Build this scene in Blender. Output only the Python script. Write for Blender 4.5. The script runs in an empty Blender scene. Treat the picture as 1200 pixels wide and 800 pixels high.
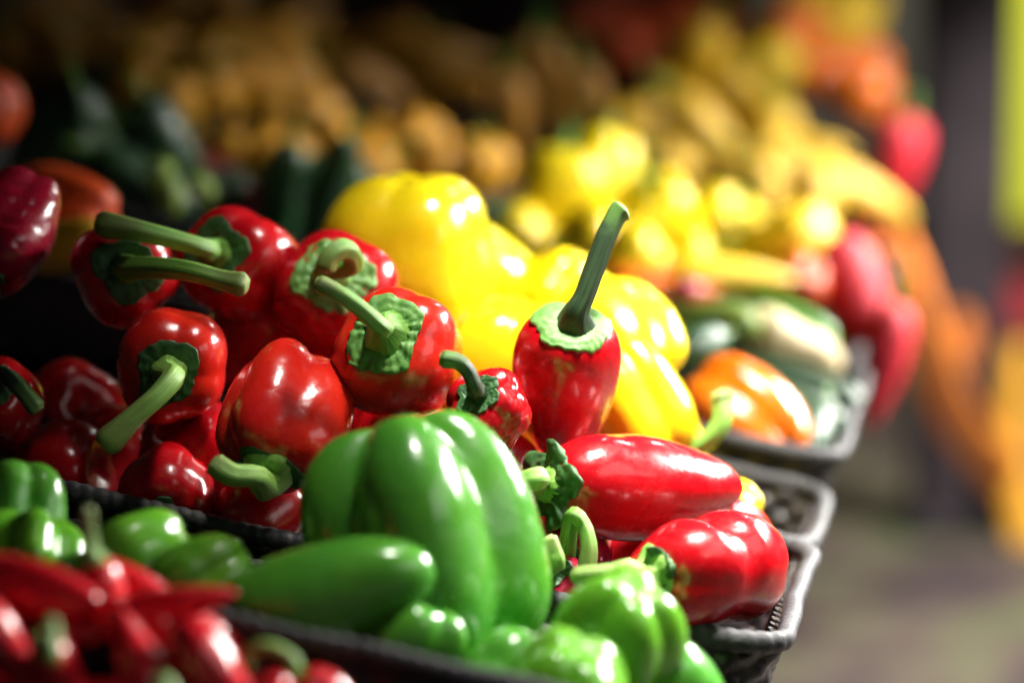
import bpy, math, random
import numpy as np
from mathutils import Vector, Matrix

random.seed(7)
sc = bpy.context.scene
col = sc.collection
R_ = math.radians

# ------------------------------------------------------------------ camera
PITCH, CAM_Z, LENS = 8.0, 1.22, 85.0
cam_d = bpy.data.cameras.new('camera')
cam_d.lens = LENS; cam_d.sensor_width = 36.0; cam_d.sensor_fit = 'HORIZONTAL'
cam_d.clip_start = 0.05; cam_d.clip_end = 200
cam_d.dof.use_dof = True
cam_d.dof.focus_distance = 1.30
cam_d.dof.aperture_fstop = 2.3
cam = bpy.data.objects.new('camera', cam_d); col.objects.link(cam)
cam.location = (0, 0, CAM_Z); cam.rotation_euler = (R_(90 - PITCH), 0, 0)
sc.camera = cam

# ------------------------------------------------------------------ world + lamps
w = bpy.data.worlds.new('World'); sc.world = w; w.use_nodes = True
bg = w.node_tree.nodes['Background']
bg.inputs[0].default_value = (0.55, 0.50, 0.85, 1); bg.inputs[1].default_value = 0.02

def area(name, loc, target, size, size_y, power, color, spread=180):
    l = bpy.data.lights.new(name, 'AREA'); l.shape = 'RECTANGLE'
    l.size = size; l.size_y = size_y; l.energy = power; l.color = color; l.spread = R_(spread)
    o = bpy.data.objects.new(name, l); col.objects.link(o)
    o.location = loc
    o.rotation_euler = (Vector(target) - Vector(loc)).to_track_quat('-Z', 'Y').to_euler()
    return o
# open side of the market hall, along the aisle on the right
area('aisle_daylight', (1.60, 2.80, 2.05), (0.10, 1.75, 0.95), 2.0, 0.6, 330, (1.0, 0.97, 0.92))
# daylight from the aisle in front of the stall
area('front_daylight', (1.00, 0.60, 1.78), (0.20, 1.20, 0.95), 1.0, 0.8, 4.6, (1.0, 0.97, 0.93))
# lamp hung under the added awning above the tray ends
area('stall_lamp', (0.36, 1.22, 2.20), (0.30, 1.39, 0.90), 0.36, 0.24, 8.0, (1.0, 0.95, 0.88), 39)
area('added_side_fill', (1.95, 1.9, 1.75), (0.40, 2.42, 0.98), 0.9, 0.5, 1.8, (1.0, 0.97, 0.92), 24)  # added fill that brightens the red peppers at the tray ends
# daylight on the aisle and the far stall
area('far_daylight', (2.6, 3.6, 3.6), (1.3, 6.0, 0.2), 1.6, 1.6, 400, (1.0, 0.97, 0.90))

# ------------------------------------------------------------------ colour management
sc.view_settings.view_transform = 'Standard'
sc.view_settings.look = 'None'
sc.view_settings.exposure = 0.26
sc.view_settings.gamma = 1.0
sc.render.engine = 'CYCLES'
sc.cycles.use_denoising = True
sc.cycles.max_bounces = 6
sc.cycles.sample_clamp_indirect = 6

# ------------------------------------------------------------------ frames of reference
FPX = 1200 / 36.0 * LENS
CR = Vector((1, 0, 0))
CU = Vector((0, math.sin(R_(PITCH)), math.cos(R_(PITCH))))
CF = Vector((0, math.cos(R_(PITCH)), -math.sin(R_(PITCH))))
def at(px, py, d):
    return cam.location + CR * ((px - 600) / FPX * d) + CU * ((400 - py) / FPX * d) + CF * d
def vdir(x, y, z):           # right, up, towards the viewer
    return (CR * x + CU * y - CF * z).normalized()
YAW, TILT = R_(11), R_(10)
SHADE_EDGE = 1.505  # lower edge of the added valance that shades the left
SU = Vector((math.sin(YAW), math.cos(YAW), 0))
SV = Vector((-math.cos(YAW) * math.cos(TILT), math.sin(YAW) * math.cos(TILT), math.sin(TILT)))
SW = SV.cross(SU).normalized()
if SW.z < 0: SW = -SW
P0 = at(880, 752, 1.25)
def S(u, v, w_=0.0):
    return P0 + SU * u + SV * v + SW * w_
STALL = Matrix((( SU.x, SV.x, SW.x, P0.x), (SU.y, SV.y, SW.y, P0.y), (SU.z, SV.z, SW.z, P0.z), (0, 0, 0, 1)))

# ------------------------------------------------------------------ materials
def newmat(name):
    m = bpy.data.materials.new(name); m.use_nodes = True
    nt = m.node_tree; b = nt.nodes['Principled BSDF']
    return m, nt, b
def node(nt, t, **kw):
    n = nt.nodes.new(t)
    for k, v in kw.items(): setattr(n, k, v)
    return n
def mixcol(nt, fac, a, b, blend='MIX'):
    n = node(nt, 'ShaderNodeMix', data_type='RGBA', blend_type=blend)
    for sock, v in ((n.inputs[0], fac), (n.inputs[6], a), (n.inputs[7], b)):
        if hasattr(v, 'is_linked'): nt.links.new(v, sock)
        elif isinstance(v, (int, float)): sock.default_value = v
        else: sock.default_value = (*v, 1)
    return n.outputs[2]
def noise(nt, scale, detail=3, rough=0.5, dist=0.0, vec=None):
    n = node(nt, 'ShaderNodeTexNoise')
    n.inputs['Scale'].default_value = scale; n.inputs['Detail'].default_value = detail
    n.inputs['Roughness'].default_value = rough; n.inputs['Distortion'].default_value = dist
    if vec: nt.links.new(vec, n.inputs['Vector'])
    return n.outputs[0]
def ramp(nt, fac, stops):
    n = node(nt, 'ShaderNodeValToRGB'); cr = n.color_ramp
    while len(cr.elements) < len(stops): cr.elements.new(0.5)
    for e, (p, c) in zip(cr.elements, stops):
        e.position = p; e.color = (*c, 1) if not isinstance(c, float) else (c, c, c, 1)
    nt.links.new(fac, n.inputs[0])
    return n.outputs[0]
def bump(nt, b, h, strength, dist):
    n = node(nt, 'ShaderNodeBump'); n.inputs['Strength'].default_value = strength
    n.inputs['Distance'].default_value = dist
    nt.links.new(h, n.inputs['Height']); nt.links.new(n.outputs[0], b.inputs['Normal'])

def skin(name, base, other, rough=0.20, coat=0.30, speck=(1, 0.8, 0.6), bumpd=0.0006, sss=0.0):
    m, nt, b = newmat(name)
    tc = node(nt, 'ShaderNodeTexCoord').outputs['Object']
    oi = node(nt, 'ShaderNodeObjectInfo').outputs['Random']
    n1 = noise(nt, 22, 3, 0.55, 0.3, tc)
    c = mixcol(nt, ramp(nt, n1, [(0.38, 0.0), (0.68, 1.0)]), base, other)
    hs = node(nt, 'ShaderNodeHueSaturation')
    mr = node(nt, 'ShaderNodeMapRange'); mr.inputs[3].default_value = 0.82; mr.inputs[4].default_value = 1.1
    nt.links.new(oi, mr.inputs[0]); nt.links.new(mr.outputs[0], hs.inputs['Value'])
    nt.links.new(c, hs.inputs['Color'])
    # tiny pale pores
    v = node(nt, 'ShaderNodeTexVoronoi'); v.inputs['Scale'].default_value = 420
    nt.links.new(tc, v.inputs['Vector'])
    pores = ramp(nt, v.outputs['Distance'], [(0.02, 0.22), (0.12, 0.0)])
    c2 = mixcol(nt, pores, hs.outputs[0], speck)
    sc_ = ramp(nt, noise(nt, 34, 6, 0.75, 0.8, tc), [(0.73, 0.0), (0.80, 0.35)])
    c2 = mixcol(nt, sc_, c2, tuple(0.45 * x + 0.06 for x in base))
    big = ramp(nt, noise(nt, 9, 2, 0.5, 0.4, tc), [(0.35, 0.0), (0.7, 0.55)])
    c2 = mixcol(nt, big, c2, tuple(min(1, x * 0.72) for x in base))
    nt.links.new(c2, b.inputs['Base Color'])
    rr = ramp(nt, noise(nt, 60, 3, 0.6, 0.0, tc), [(0.3, rough * 0.7), (0.75, rough * 1.9)])
    nt.links.new(rr, b.inputs['Roughness'])
    b.inputs['Coat Weight'].default_value = coat; b.inputs['Coat Roughness'].default_value = 0.09
    b.inputs['Specular IOR Level'].default_value = 0.5
    if sss:
        b.inputs['Subsurface Weight'].default_value = sss; b.inputs['Subsurface Scale'].default_value = 0.012
        b.inputs['Subsurface Radius'].default_value = (1.0, 0.7, 0.1)
    ad = node(nt, 'ShaderNodeMath', operation='MULTIPLY_ADD'); ad.inputs[1].default_value = 0.30
    nt.links.new(noise(nt, 150, 3, 0.5, 0.2, tc), ad.inputs[0]); nt.links.new(noise(nt, 48, 2, 0.5, 0.5, tc), ad.inputs[2])
    bump(nt, b, ad.outputs[0], 0.45, bumpd * 2.6)
    return m
def leafy(name, base, other, rough=0.5, streak=True):
    m, nt, b = newmat(name)
    tc = node(nt, 'ShaderNodeTexCoord').outputs['Object']
    n1 = noise(nt, 130, 4, 0.6, 0.4, tc)
    c = mixcol(nt, ramp(nt, n1, [(0.35, 0.0), (0.7, 1.0)]), base, other)
    n2 = noise(nt, 28, 3, 0.6, 0.0, tc)
    c = mixcol(nt, ramp(nt, n2, [(0.62, 0.0), (0.78, 0.55)]), c, (0.16, 0.13, 0.03))
    nt.links.new(c, b.inputs['Base Color'])
    b.inputs['Roughness'].default_value = rough
    bump(nt, b, n1, 0.6, 0.0012)
    return m

def stemmat(name, base, other, brown):
    m, nt, b = newmat(name)
    at_ = node(nt, 'ShaderNodeAttribute', attribute_name='along').outputs['Vector']
    mp = node(nt, 'ShaderNodeMapping'); mp.inputs['Scale'].default_value = (5, 5, 2.2); nt.links.new(at_, mp.inputs['Vector'])
    oi = node(nt, 'ShaderNodeTexCoord').outputs['Object']
    st = noise(nt, 1.0, 4, 0.6, 0.3, mp.outputs[0])
    c = mixcol(nt, ramp(nt, st, [(0.36, 0.0), (0.66, 1.0)]), base, other)
    sx = node(nt, 'ShaderNodeSeparateXYZ'); nt.links.new(at_, sx.inputs[0])
    ad = node(nt, 'ShaderNodeMath', operation='MULTIPLY_ADD'); ad.inputs[1].default_value = 0.30
    nt.links.new(noise(nt, 90, 4, 0.65, 0.3, oi), ad.inputs[0]); nt.links.new(sx.outputs[2], ad.inputs[2])
    c = mixcol(nt, ramp(nt, ad.outputs[0], [(1.08, 0.0), (1.0, 0.0)] if False else [(0.82, 0.0), (1.0, 0.75)]), c, brown)
    nt.links.new(c, b.inputs['Base Color']); b.inputs['Roughness'].default_value = 0.45
    bump(nt, b, st, 0.7, 0.0014)
    return m
M = {}
M['red'] = skin('red_skin', (0.52, 0.004, 0.008), (0.38, 0.003, 0.010))
M['scarlet'] = skin('scarlet_skin', (0.66, 0.020, 0.008), (0.50, 0.006, 0.008))
M['crimson'] = skin('crimson_skin', (0.30, 0.004, 0.022), (0.20, 0.003, 0.018))  # own maroon of some peppers; painted shade on the shaded ones
M['yellow'] = skin('yellow_skin', (0.92, 0.74, 0.010), (0.90, 0.66, 0.006), speck=(1, .95, .5), sss=0.35)
M['lemon'] = skin('lemon_skin', (0.85, 0.60, 0.02), (0.78, 0.46, 0.01), rough=0.25, speck=(1, .95, .5))
M['gold'] = skin('gold_skin', (0.60, 0.38, 0.008), (0.54, 0.29, 0.006), rough=0.42, coat=0.05, speck=(1, .9, .5))
M['gold_shaded'] = skin('shaded_gold_skin', (0.42, 0.20, 0.015), (0.34, 0.14, 0.010), rough=0.4, coat=0.05, speck=(1, .8, .4))  # gold darkened to brown: weak light put into the colour
M['amber'] = skin('dim_gold_skin', (0.72, 0.36, 0.010), (0.62, 0.27, 0.008), rough=0.36, coat=0.05, speck=(1, .9, .5))  # gold tinted browner: the heap's dimness is in the colour
M['matte_red'] = skin('matte_red_skin', (0.60, 0.008, 0.025), (0.50, 0.006, 0.02), rough=0.5, coat=0.0)
M['orange'] = skin('orange_skin', (0.85, 0.20, 0.006), (0.78, 0.13, 0.004), speck=(1, .8, .4))
M['tomato'] = skin('tomato_skin', (0.70, 0.09, 0.012), (0.62, 0.05, 0.01), rough=0.3, coat=0.1)
M['green'] = skin('green_skin', (0.065, 0.29, 0.028), (0.11, 0.37, 0.026), speck=(.5, .8, .3))
M['lime'] = skin('lime_skin', (0.11, 0.39, 0.022), (0.18, 0.47, 0.028), speck=(.7, .9, .4))
M['dark_green'] = skin('courgette_skin', (0.012, 0.055, 0.02), (0.03, 0.11, 0.03), rough=0.22, speck=(.4, .6, .3))
M['lightgreen'] = skin('pale_green_skin', (0.26, 0.42, 0.06), (0.36, 0.48, 0.10), rough=0.3, coat=0.1, speck=(.7, .9, .4))
M['beige'] = skin('squash_skin', (0.62, 0.50, 0.26), (0.54, 0.40, 0.18), rough=0.42, coat=0.0, speck=(.8, .7, .5))
M['chili'] = skin('chili_skin', (0.66, 0.010, 0.020), (0.54, 0.006, 0.016), rough=0.2)
M['stem'] = stemmat('stem_green', (0.10, 0.27, 0.035), (0.20, 0.38, 0.06), (0.13, 0.16, 0.04))
M['stem_dark'] = stemmat('stem_dark_green', (0.012, 0.026, 0.012), (0.030, 0.07, 0.020), (0.12, 0.26, 0.05))  # upright pepper's stem: its shadow side is put into this dark green
M['stem_pale'] = stemmat('stem_pale_green', (0.17, 0.38, 0.06), (0.30, 0.50, 0.11), (0.20, 0.26, 0.07))
M['calyx'] = leafy('calyx_green', (0.07, 0.22, 0.035), (0.16, 0.34, 0.07), 0.55)
M['calyx_pale'] = leafy('calyx_pale_green', (0.075, 0.22, 0.032), (0.15, 0.33, 0.07), 0.55)
M['calyx_dark'] = leafy('calyx_dark_green', (0.018, 0.075, 0.02), (0.04, 0.13, 0.03), 0.5)
M['cut'] = leafy('cut_stem_end', (0.20, 0.30, 0.08), (0.32, 0.36, 0.14), 0.7)

m, nt, b = newmat('black_wicker'); M['wicker'] = m
tc = node(nt, 'ShaderNodeTexCoord').outputs['Object']
n1 = noise(nt, 70, 5, 0.65, 0.5, tc)
c = mixcol(nt, ramp(nt, n1, [(0.42, 0.0), (0.72, 1.0)]), (0.007, 0.006, 0.007), (0.035, 0.032, 0.034))
nt.links.new(c, b.inputs['Base Color'])
nt.links.new(ramp(nt, n1, [(0.3, 0.22), (0.7, 0.5)]), b.inputs['Roughness'])
bump(nt, b, noise(nt, 260, 4, 0.6, 0.0, tc), 0.6, 0.0012)
m, nt, b = newmat('grey_rim_wrap'); M['rim'] = m
tc = node(nt, 'ShaderNodeTexCoord').outputs['Object']
n1 = noise(nt, 55, 6, 0.7, 0.6, tc)
c = mixcol(nt, ramp(nt, n1, [(0.38, 0.0), (0.70, 1.0)]), (0.008, 0.008, 0.010), (0.045, 0.045, 0.048))
nt.links.new(c, b.inputs['Base Color'])
nt.links.new(ramp(nt, n1, [(0.3, 0.52), (0.7, 0.75)]), b.inputs['Roughness'])
bump(nt, b, noise(nt, 320, 4, 0.6, 0.0, tc), 0.5, 0.0010)
m, nt, b = newmat('dark_stake'); M['stake'] = m
b.inputs['Base Color'].default_value = (0.022, 0.013, 0.009, 1); b.inputs['Roughness'].default_value = 0.25
bump(nt, b, noise(nt, 300, 3), 0.4, 0.001)
m, nt, b = newmat('dark_wood'); M['wood'] = m
tc = node(nt, 'ShaderNodeTexCoord').outputs['Object']
n1 = noise(nt, 9, 5, 0.6, 1.2, tc)
nt.links.new(mixcol(nt, n1, (0.020, 0.015, 0.016), (0.06, 0.042, 0.035)), b.inputs['Base Color'])
b.inputs['Roughness'].default_value = 0.7
m, nt, b = newmat('post_paint'); M['post'] = m
tc = node(nt, 'ShaderNodeTexCoord').outputs['Object']
n1 = noise(nt, 6, 5, 0.6, 0.6, tc)
nt.links.new(mixcol(nt, ramp(nt, n1, [(.35, 0.0), (.7, 1.0)]), (0.016, 0.010, 0.015), (0.045, 0.032, 0.040)), b.inputs['Base Color'])
b.inputs['Roughness'].default_value = 0.6
m, nt, b = newmat('paving'); M['paving'] = m
tc = node(nt, 'ShaderNodeTexCoord').outputs['Object']
n1 = noise(nt, 2.6, 4, 0.55, 0.4, tc)
n2 = noise(nt, 4.5, 4, 0.6, 0.2, tc)
c = ramp(nt, n1, [(0.38, (0.020, 0.011, 0.020)), (0.47, (0.055, 0.035, 0.034)), (0.56, (0.095, 0.078, 0.052)), (0.66, (0.065, 0.10, 0.035))])
c = mixcol(nt, ramp(nt, n2, [(0.52, 0.0), (0.7, 0.45)]), c, (0.14, 0.11, 0.085))
nt.links.new(c, b.inputs['Base Color']); b.inputs['Roughness'].default_value = 0.75
def plain(name, c1, c2, rough=0.6, scale=8):
    m, nt, b = newmat(name)
    tc = node(nt, 'ShaderNodeTexCoord').outputs['Object']
    nt.links.new(mixcol(nt, noise(nt, scale, 4, 0.55, 0.3, tc), c1, c2), b.inputs['Base Color'])
    b.inputs['Roughness'].default_value = rough
    M[name] = m
plain('orange_cloth', (0.85, 0.16, 0.01), (0.90, 0.34, 0.05), 0.7)
plain('amber_cloth', (0.88, 0.48, 0.04), (0.90, 0.36, 0.02), 0.7)
plain('chartreuse', (0.74, 0.80, 0.004), (0.66, 0.74, 0.004), 0.6, 2)
plain('pink_beige', (0.70, 0.50, 0.42), (0.75, 0.58, 0.44), 0.7, 3)
plain('red_plastic', (0.60, 0.04, 0.05), (0.5, 0.03, 0.05), 0.4)
plain('grey_wall', (0.20, 0.19, 0.16), (0.28, 0.27, 0.21), 0.8, 1.5)

# ------------------------------------------------------------------ mesh helpers
def mesh_obj(name, verts, faces, mat, parent=None, smooth=True, mtx=None):
    me = bpy.data.meshes.new(name)
    me.from_pydata([tuple(v) for v in verts], [], faces); me.update()
    if smooth: me.polygons.foreach_set('use_smooth', [True] * len(me.polygons))
    if mat: me.materials.append(mat)
    o = bpy.data.objects.new(name, me); col.objects.link(o)
    if parent: o.parent = parent
    if mtx is not None: o.matrix_world = mtx
    return o
def tag(o, label=None, cat=None, group=None, kind=None):
    if label: o['label'] = label
    if cat: o['category'] = cat
    if group: o['group'] = group
    if kind: o['kind'] = kind
    return o
def empty(name, mtx, label, cat, group=None):
    e = bpy.data.objects.new(name, None); e.empty_display_size = 0.02; col.objects.link(e)
    e.matrix_world = mtx
    return tag(e, label, cat, group)

def grid_faces(nr, nc, close_c=True):
    f = []
    for i in range(nr - 1):
        for j in range(nc if close_c else nc - 1):
            k = (j + 1) % nc
            f.append((i * nc + j, i * nc + k, (i + 1) * nc + k, (i + 1) * nc + j))
    return f
def boxes(name, bxs, mat, parent=None, mtx=None):
    V, F = [], []
    for (x0, x1, y0, y1, z0, z1) in bxs:
        n = len(V)
        V += [(x0, y0, z0), (x1, y0, z0), (x1, y1, z0), (x0, y1, z0), (x0, y0, z1), (x1, y0, z1), (x1, y1, z1), (x0, y1, z1)]
        F += [tuple(n + i for i in q) for q in ((3, 2, 1, 0), (4, 5, 6, 7), (0, 1, 5, 4), (1, 2, 6, 5), (2, 3, 7, 6), (3, 0, 4, 7))]
    o = mesh_obj(name, V, F, mat, parent, False)
    if mtx is not None: o.matrix_world = mtx
    bv = o.modifiers.new('bevel', 'BEVEL'); bv.width = 0.004; bv.segments = 2
    return o
def tube(pts, radii, nseg=12, ridges=0, ridge_amp=0.0, samples=None):
    """smooth tube through points; returns verts, faces, end ring"""
    P = [Vector(p) for p in pts]
    if samples:
        Q, n = [], len(P) - 1
        for i in range(samples):
            t = i / (samples - 1) * n; k = min(int(t), n - 1); t -= k
            p0, p1, p2, p3 = P[max(k - 1, 0)], P[k], P[k + 1], P[min(k + 2, n)]
            Q.append(0.5 * ((2 * p1) + (p2 - p0) * t + (2 * p0 - 5 * p1 + 4 * p2 - p3) * t * t + (3 * p1 - p0 - 3 * p2 + p3) * t ** 3))
        P = Q
    n = len(P)
    rr = [radii(i / (n - 1)) for i in range(n)]
    T = [(P[min(i + 1, n - 1)] - P[max(i - 1, 0)]).normalized() for i in range(n)]
    up = T[0].orthogonal().normalized(); V = []
    for i in range(n):
        up = (up - T[i] * up.dot(T[i])).normalized(); s = T[i].cross(up)
        for j in range(nseg):
            a = 2 * math.pi * j / nseg
            r = rr[i] * (1 + ridge_amp * math.cos(ridges * a + 0.6 * i / n))
            V.append(P[i] + up * (r * math.cos(a)) + s * (r * math.sin(a)))
    return V, grid_faces(n, nseg), P[-1], T[-1]

def tube_attr(me, nseg):
    a = me.attributes.new('along', 'FLOAT_VECTOR', 'POINT'); n = len(me.vertices) // nseg
    for i in range(len(me.vertices)):
        an = 2 * math.pi * (i % nseg) / nseg
        a.data[i].vector = (math.cos(an), math.sin(an), (i // nseg) / (n - 1))

# ------------------------------------------------------------------ pepper bodies
class Body:
    def __init__(s, H, D, n=4, e1=0.72, e2=0.80, taper=0.18, tp=1.4, gmid=0.05, gtop=0.16, gbot=0.20,
                 dt=0.10, wt=0.42, db=0.07, wb=0.40, amp=0.02, wrinkle=0.0, bend=0.0, uneven=0.06, warp=0.18, seed=1,
                 squash=1.0, waist=0.0, eps=0.05, dents=()):
        s.__dict__.update(locals()); del s.__dict__['s']
        rg = np.random.RandomState(seed)
        s.k = rg.normal(0, 2.3, (7, 3)); s.ph = rg.uniform(0, 6.28, 7)
        s.kw = rg.normal(0, 1, (10, 3)) * np.array([5, 5, 15]); s.pw = rg.uniform(0, 6.28, 10)
        s.tp_ = rg.uniform(0, 6.28, 6)
        s.rdents = [(rg.uniform(0, 6.28), rg.uniform(.25, .8), rg.uniform(-.02, .05), rg.uniform(.25, .6), rg.uniform(.08, .2)) for _ in range(9)]
    def __call__(s, phi, th):
        phi, th = np.broadcast_arrays(np.asarray(phi, float), np.asarray(th, float))
        sp = np.clip(np.sin(phi), 0, 1); cp = np.cos(phi)
        r0 = sp ** s.e1; z0 = np.sign(cp) * np.abs(cp) ** s.e2
        q = 0.5 - z0 / 2
        r = r0 * (1 - s.taper * q ** s.tp) * (1 - s.waist * np.exp(-((q - 0.5) / 0.2) ** 2))
        tw = th + s.warp * np.sin(th + s.tp_[0]) + 0.5 * s.warp * np.sin(2 * th + s.tp_[1]) + 0.25 * (q - .5) * np.sin(th + s.tp_[2])
        c2 = np.cos(s.n / 2 * tw) ** 2
        lob = np.sqrt((c2 + s.eps) / (1 + s.eps)); groove = 1 - lob
        g = s.gmid + s.gtop * np.exp(-(phi / 0.85) ** 2) + s.gbot * np.exp(-((math.pi - phi) / 1.05) ** 2)
        r = r * (1 - g * 1.6 * groove) * (1 + s.uneven * np.cos(th + s.tp_[3]) + 0.5 * s.uneven * np.cos(2 * th + s.tp_[4]))
        z = z0 * (1 + np.where(z0 < 0, s.uneven * 1.3 * np.cos(th + s.tp_[5]) * r0, s.uneven * 0.6 * np.cos(th + s.tp_[2]) * r0))
        z = z - np.where(cp > 0, 1, 0) * 2 * s.dt * np.exp(-(r0 / s.wt) ** 2)
        z = z + np.where(cp < 0, 1, 0) * 2 * s.db * (np.exp(-(r0 / s.wb) ** 2) + 0.8 * groove * r0 * np.exp(-((math.pi - phi) / .8) ** 2))
        d = np.stack([sp * np.cos(th), sp * np.sin(th), cp * 1.1], -1)
        N = np.sin(d @ s.k.T + s.ph).sum(-1) / 3.0
        r = r * (1 + s.amp * N)
        if s.wrinkle:
            Wn = np.sin(d @ s.kw.T + s.pw).sum(-1) / 3.0
            r = r * (1 + s.wrinkle * (1 - np.abs(Wn)) * np.clip(r0, 0, 1))
        for (t0, q0, dep, wth, wq) in list(s.dents) + s.rdents:
            da = np.angle(np.exp(1j * (th - t0)))
            r = r * (1 - dep * np.exp(-(da / wth) ** 2) * np.exp(-((q - q0) / wq) ** 2))
        x = s.D / 2 * r * np.cos(th); y = s.D / 2 * r * np.sin(th) * s.squash; z = s.H / 2 * z
        x = x + s.bend * s.H * ((z / s.H) ** 2 * 4 - 0.35)
        return np.stack([x, y, z], -1)
    def mesh(s, nphi=64, nth=88):
        phi = np.linspace(0, math.pi, nphi); phi[0] = 1e-4; phi[-1] = math.pi - 1e-4
        th = np.arange(nth) / nth * 2 * math.pi
        V = s(phi[:, None], th[None, :]).reshape(-1, 3)
        F = grid_faces(nphi, nth)
        F = [tuple(reversed(f)) for f in F]
        F.append(tuple(range(nth))); F.append(tuple(reversed(range((nphi - 1) * nth, nphi * nth))))
        return V, F
    def calyx(s, ratio=0.58, seed=1, nr=14, nth=84, lift=0.0018, points=6, crink=0.0011):
        rg = np.random.RandomState(seed + 50); p = rg.uniform(0, 6.28, 6)
        th = np.arange(nth) / nth * 2 * math.pi
        f0 = math.asin(min(0.98, ratio ** (1 / s.e1)))
        fc = f0 * (1 + 0.10 * np.abs(np.sin(points / 2 * (th + 0.28 * np.sin(th + p[4]) + 0.15 * np.sin(2 * th + p[5])) + p[0])) ** 0.8 + 0.10 * np.sin(2 * th + p[1]) + 0.06 * np.sin(5 * th + p[2]) + 0.03 * np.sin(17 * th + p[3]) - 0.08)
        rings = []
        for i in range(nr + 1):
            t = i / nr; phi = np.maximum(fc * t, 0.002)
            P = s(phi, th); e = 0.02
            dp = s(phi + e, th) - s(np.maximum(phi - e, 0.0005), th); dth = s(phi, th + e) - s(phi, th - e)
            nrm = np.cross(dp, dth); nrm /= (np.linalg.norm(nrm, axis=-1, keepdims=True) + 1e-9)
            nrm = np.where(nrm[:, 2:3] < -0.3, -nrm, nrm)
            tw = th + 0.35 * np.sin(th + p[3]) + 0.22 * np.sin(3 * th + p[1])
            cr = crink * (np.sin(points * 2 * tw + p[4]) * t * (1 + .6 * np.sin(2 * th + p[2])) + 0.55 * np.sin(13 * th + 5 * t + p[5]) * t * t + 0.3 * np.sin(23 * th - 9 * t + p[0]) * t * t + .5 * np.sin(22 * t + 3 * th))
            off = 0.0006 + cr * 0.9 + lift * t ** 4 * (1 + np.sin(points * th + p[2])) * 0.8 + 0.0004 * np.clip(crink / 0.0011, 0, 3)
            rings.append(P + nrm * off[:, None])
        last = rings[-1]
        rings.append(s(fc * 0.985, th) - np.array([0, 0, 0.0025]))
        V = np.concatenate(rings); F = [tuple(reversed(f)) for f in grid_faces(len(rings), nth)]
        return V, F

def axis_matrix(loc, axis, roll):
    q = Vector(axis).to_track_quat('Z', 'Y').to_matrix().to_4x4()
    return Matrix.Translation(loc) @ q @ Matrix.Rotation(R_(roll), 4, 'Z')

def pepper(name, label, px, py, d, H, D, axis, mat, cat='pepper', roll=0, stem=None, stem_r=0.0055, flare=1.1, knob=0.25,
           stem_mat='stem', calyx_mat='calyx', ratio=0.56, points=6, lift=0.0004, crink=0.00035, calyx=True, group=None, res=(64, 88), seed=1, dents=(), **kw):
    """H, D in photo pixels at depth d; stem: photo points (px, py, depth offset)"""
    k = d / FPX
    mtx = axis_matrix(at(px, py, d), vdir(*axis), roll)
    dn = []
    for (vx, vy, vz, q0, dep, wth, wq) in dents:
        l = mtx.to_3x3().inverted() @ vdir(vx, vy, vz); dn.append((math.atan2(l.y, l.x), q0, dep, wth, wq))
    bdy = Body(H * k, D * k, seed=seed, dents=dn, **kw)
    e = empty(name, mtx, label, cat, group)
    V, F = bdy.mesh(*res); mesh_obj('body', V, F, M[mat], e)
    if calyx:
        V, F = bdy.calyx(ratio, seed, points=points, lift=lift, crink=crink); mesh_obj('calyx', V, F, M[calyx_mat], e)
    if stem:
        base = Vector(bdy(np.array([0.001]), np.array([0.0]))[0])
        inv = mtx.inverted()
        hl = min(0.012, D * k * 0.14)
        pts = [base - Vector((0, 0, 0.002)), base + Vector((0, 0, hl))] + [inv @ at(x, y, d + dd) for (x, y, dd) in stem]
        rad = lambda t: stem_r * (1 + flare * math.exp(-(t / 0.16) ** 1.5) + knob * math.exp(-((1 - t) / 0.14) ** 2) - 0.35 * max(0, (t - 0.93) / 0.07) ** 2 + 0.05 * math.sin(9 * t + seed))
        V, F, pe, te = tube(pts, rad, 20, 5, 0.075, 40)
        F = [tuple(reversed(f)) for f in F] if False else F
        so = mesh_obj('stem', V, F, M[stem_mat], e); tube_attr(so.data, 20)
        n = 20; ring = V[-n:]; ctr = sum(ring, Vector()) / n
        cv = list(ring) + [ctr + (p - ctr) * 0.86 + te * 0.0009 for p in ring] + [ctr + te * 0.0002]
        cf = grid_faces(2, n) + [(n + i, n + (i + 1) % n, 2 * n) for i in range(n)]
        mesh_obj('cut_end', cv, cf, M['cut'], so)
    return e

# ================================================================== STRUCTURE
g = mesh_obj('floor', [(-30, -3, 0), (40, -3, 0), (40, 90, 0), (-30, 90, 0)], [(0, 1, 2, 3)], M['paving'], None, False); tag(g, kind='structure')
# dark boarded back of the stall
for nm, (a, b_, c_, d_) in (('wall_left', (-0.9, 4.6, 1.42, 1.48)), ('wall_back', (4.6, 4.68, 0.42, 1.48))):
    o = boxes(nm, [(a, b_, c_, d_, -0.02, 2.4)], M['wood'])
    o.matrix_world = Matrix(((SU.x, -math.cos(YAW), 0, P0.x), (SU.y, math.sin(YAW), 0, P0.y), (0, 0, 1, 0), (0, 0, 0, 1)))
    o.data.transform(Matrix.Translation((0, 0, 0.02)))
    tag(o, kind='structure')

# unseen awning added to shade the left of the stall: canopy and aisle valance
YM = Matrix(((SU.x, -math.cos(YAW), 0, P0.x), (SU.y, math.sin(YAW), 0, P0.y), (0, 0, 1, 0), (0, 0, 0, 1)))
aw = boxes('added_awning_roof', [(-1.3, 4.6, -0.40, 1.46, 2.42, 2.45), (-1.3, 4.6, -0.44, -0.40, SHADE_EDGE, 2.45)], M['wood'], None, YM); tag(aw, kind='structure')

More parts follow.
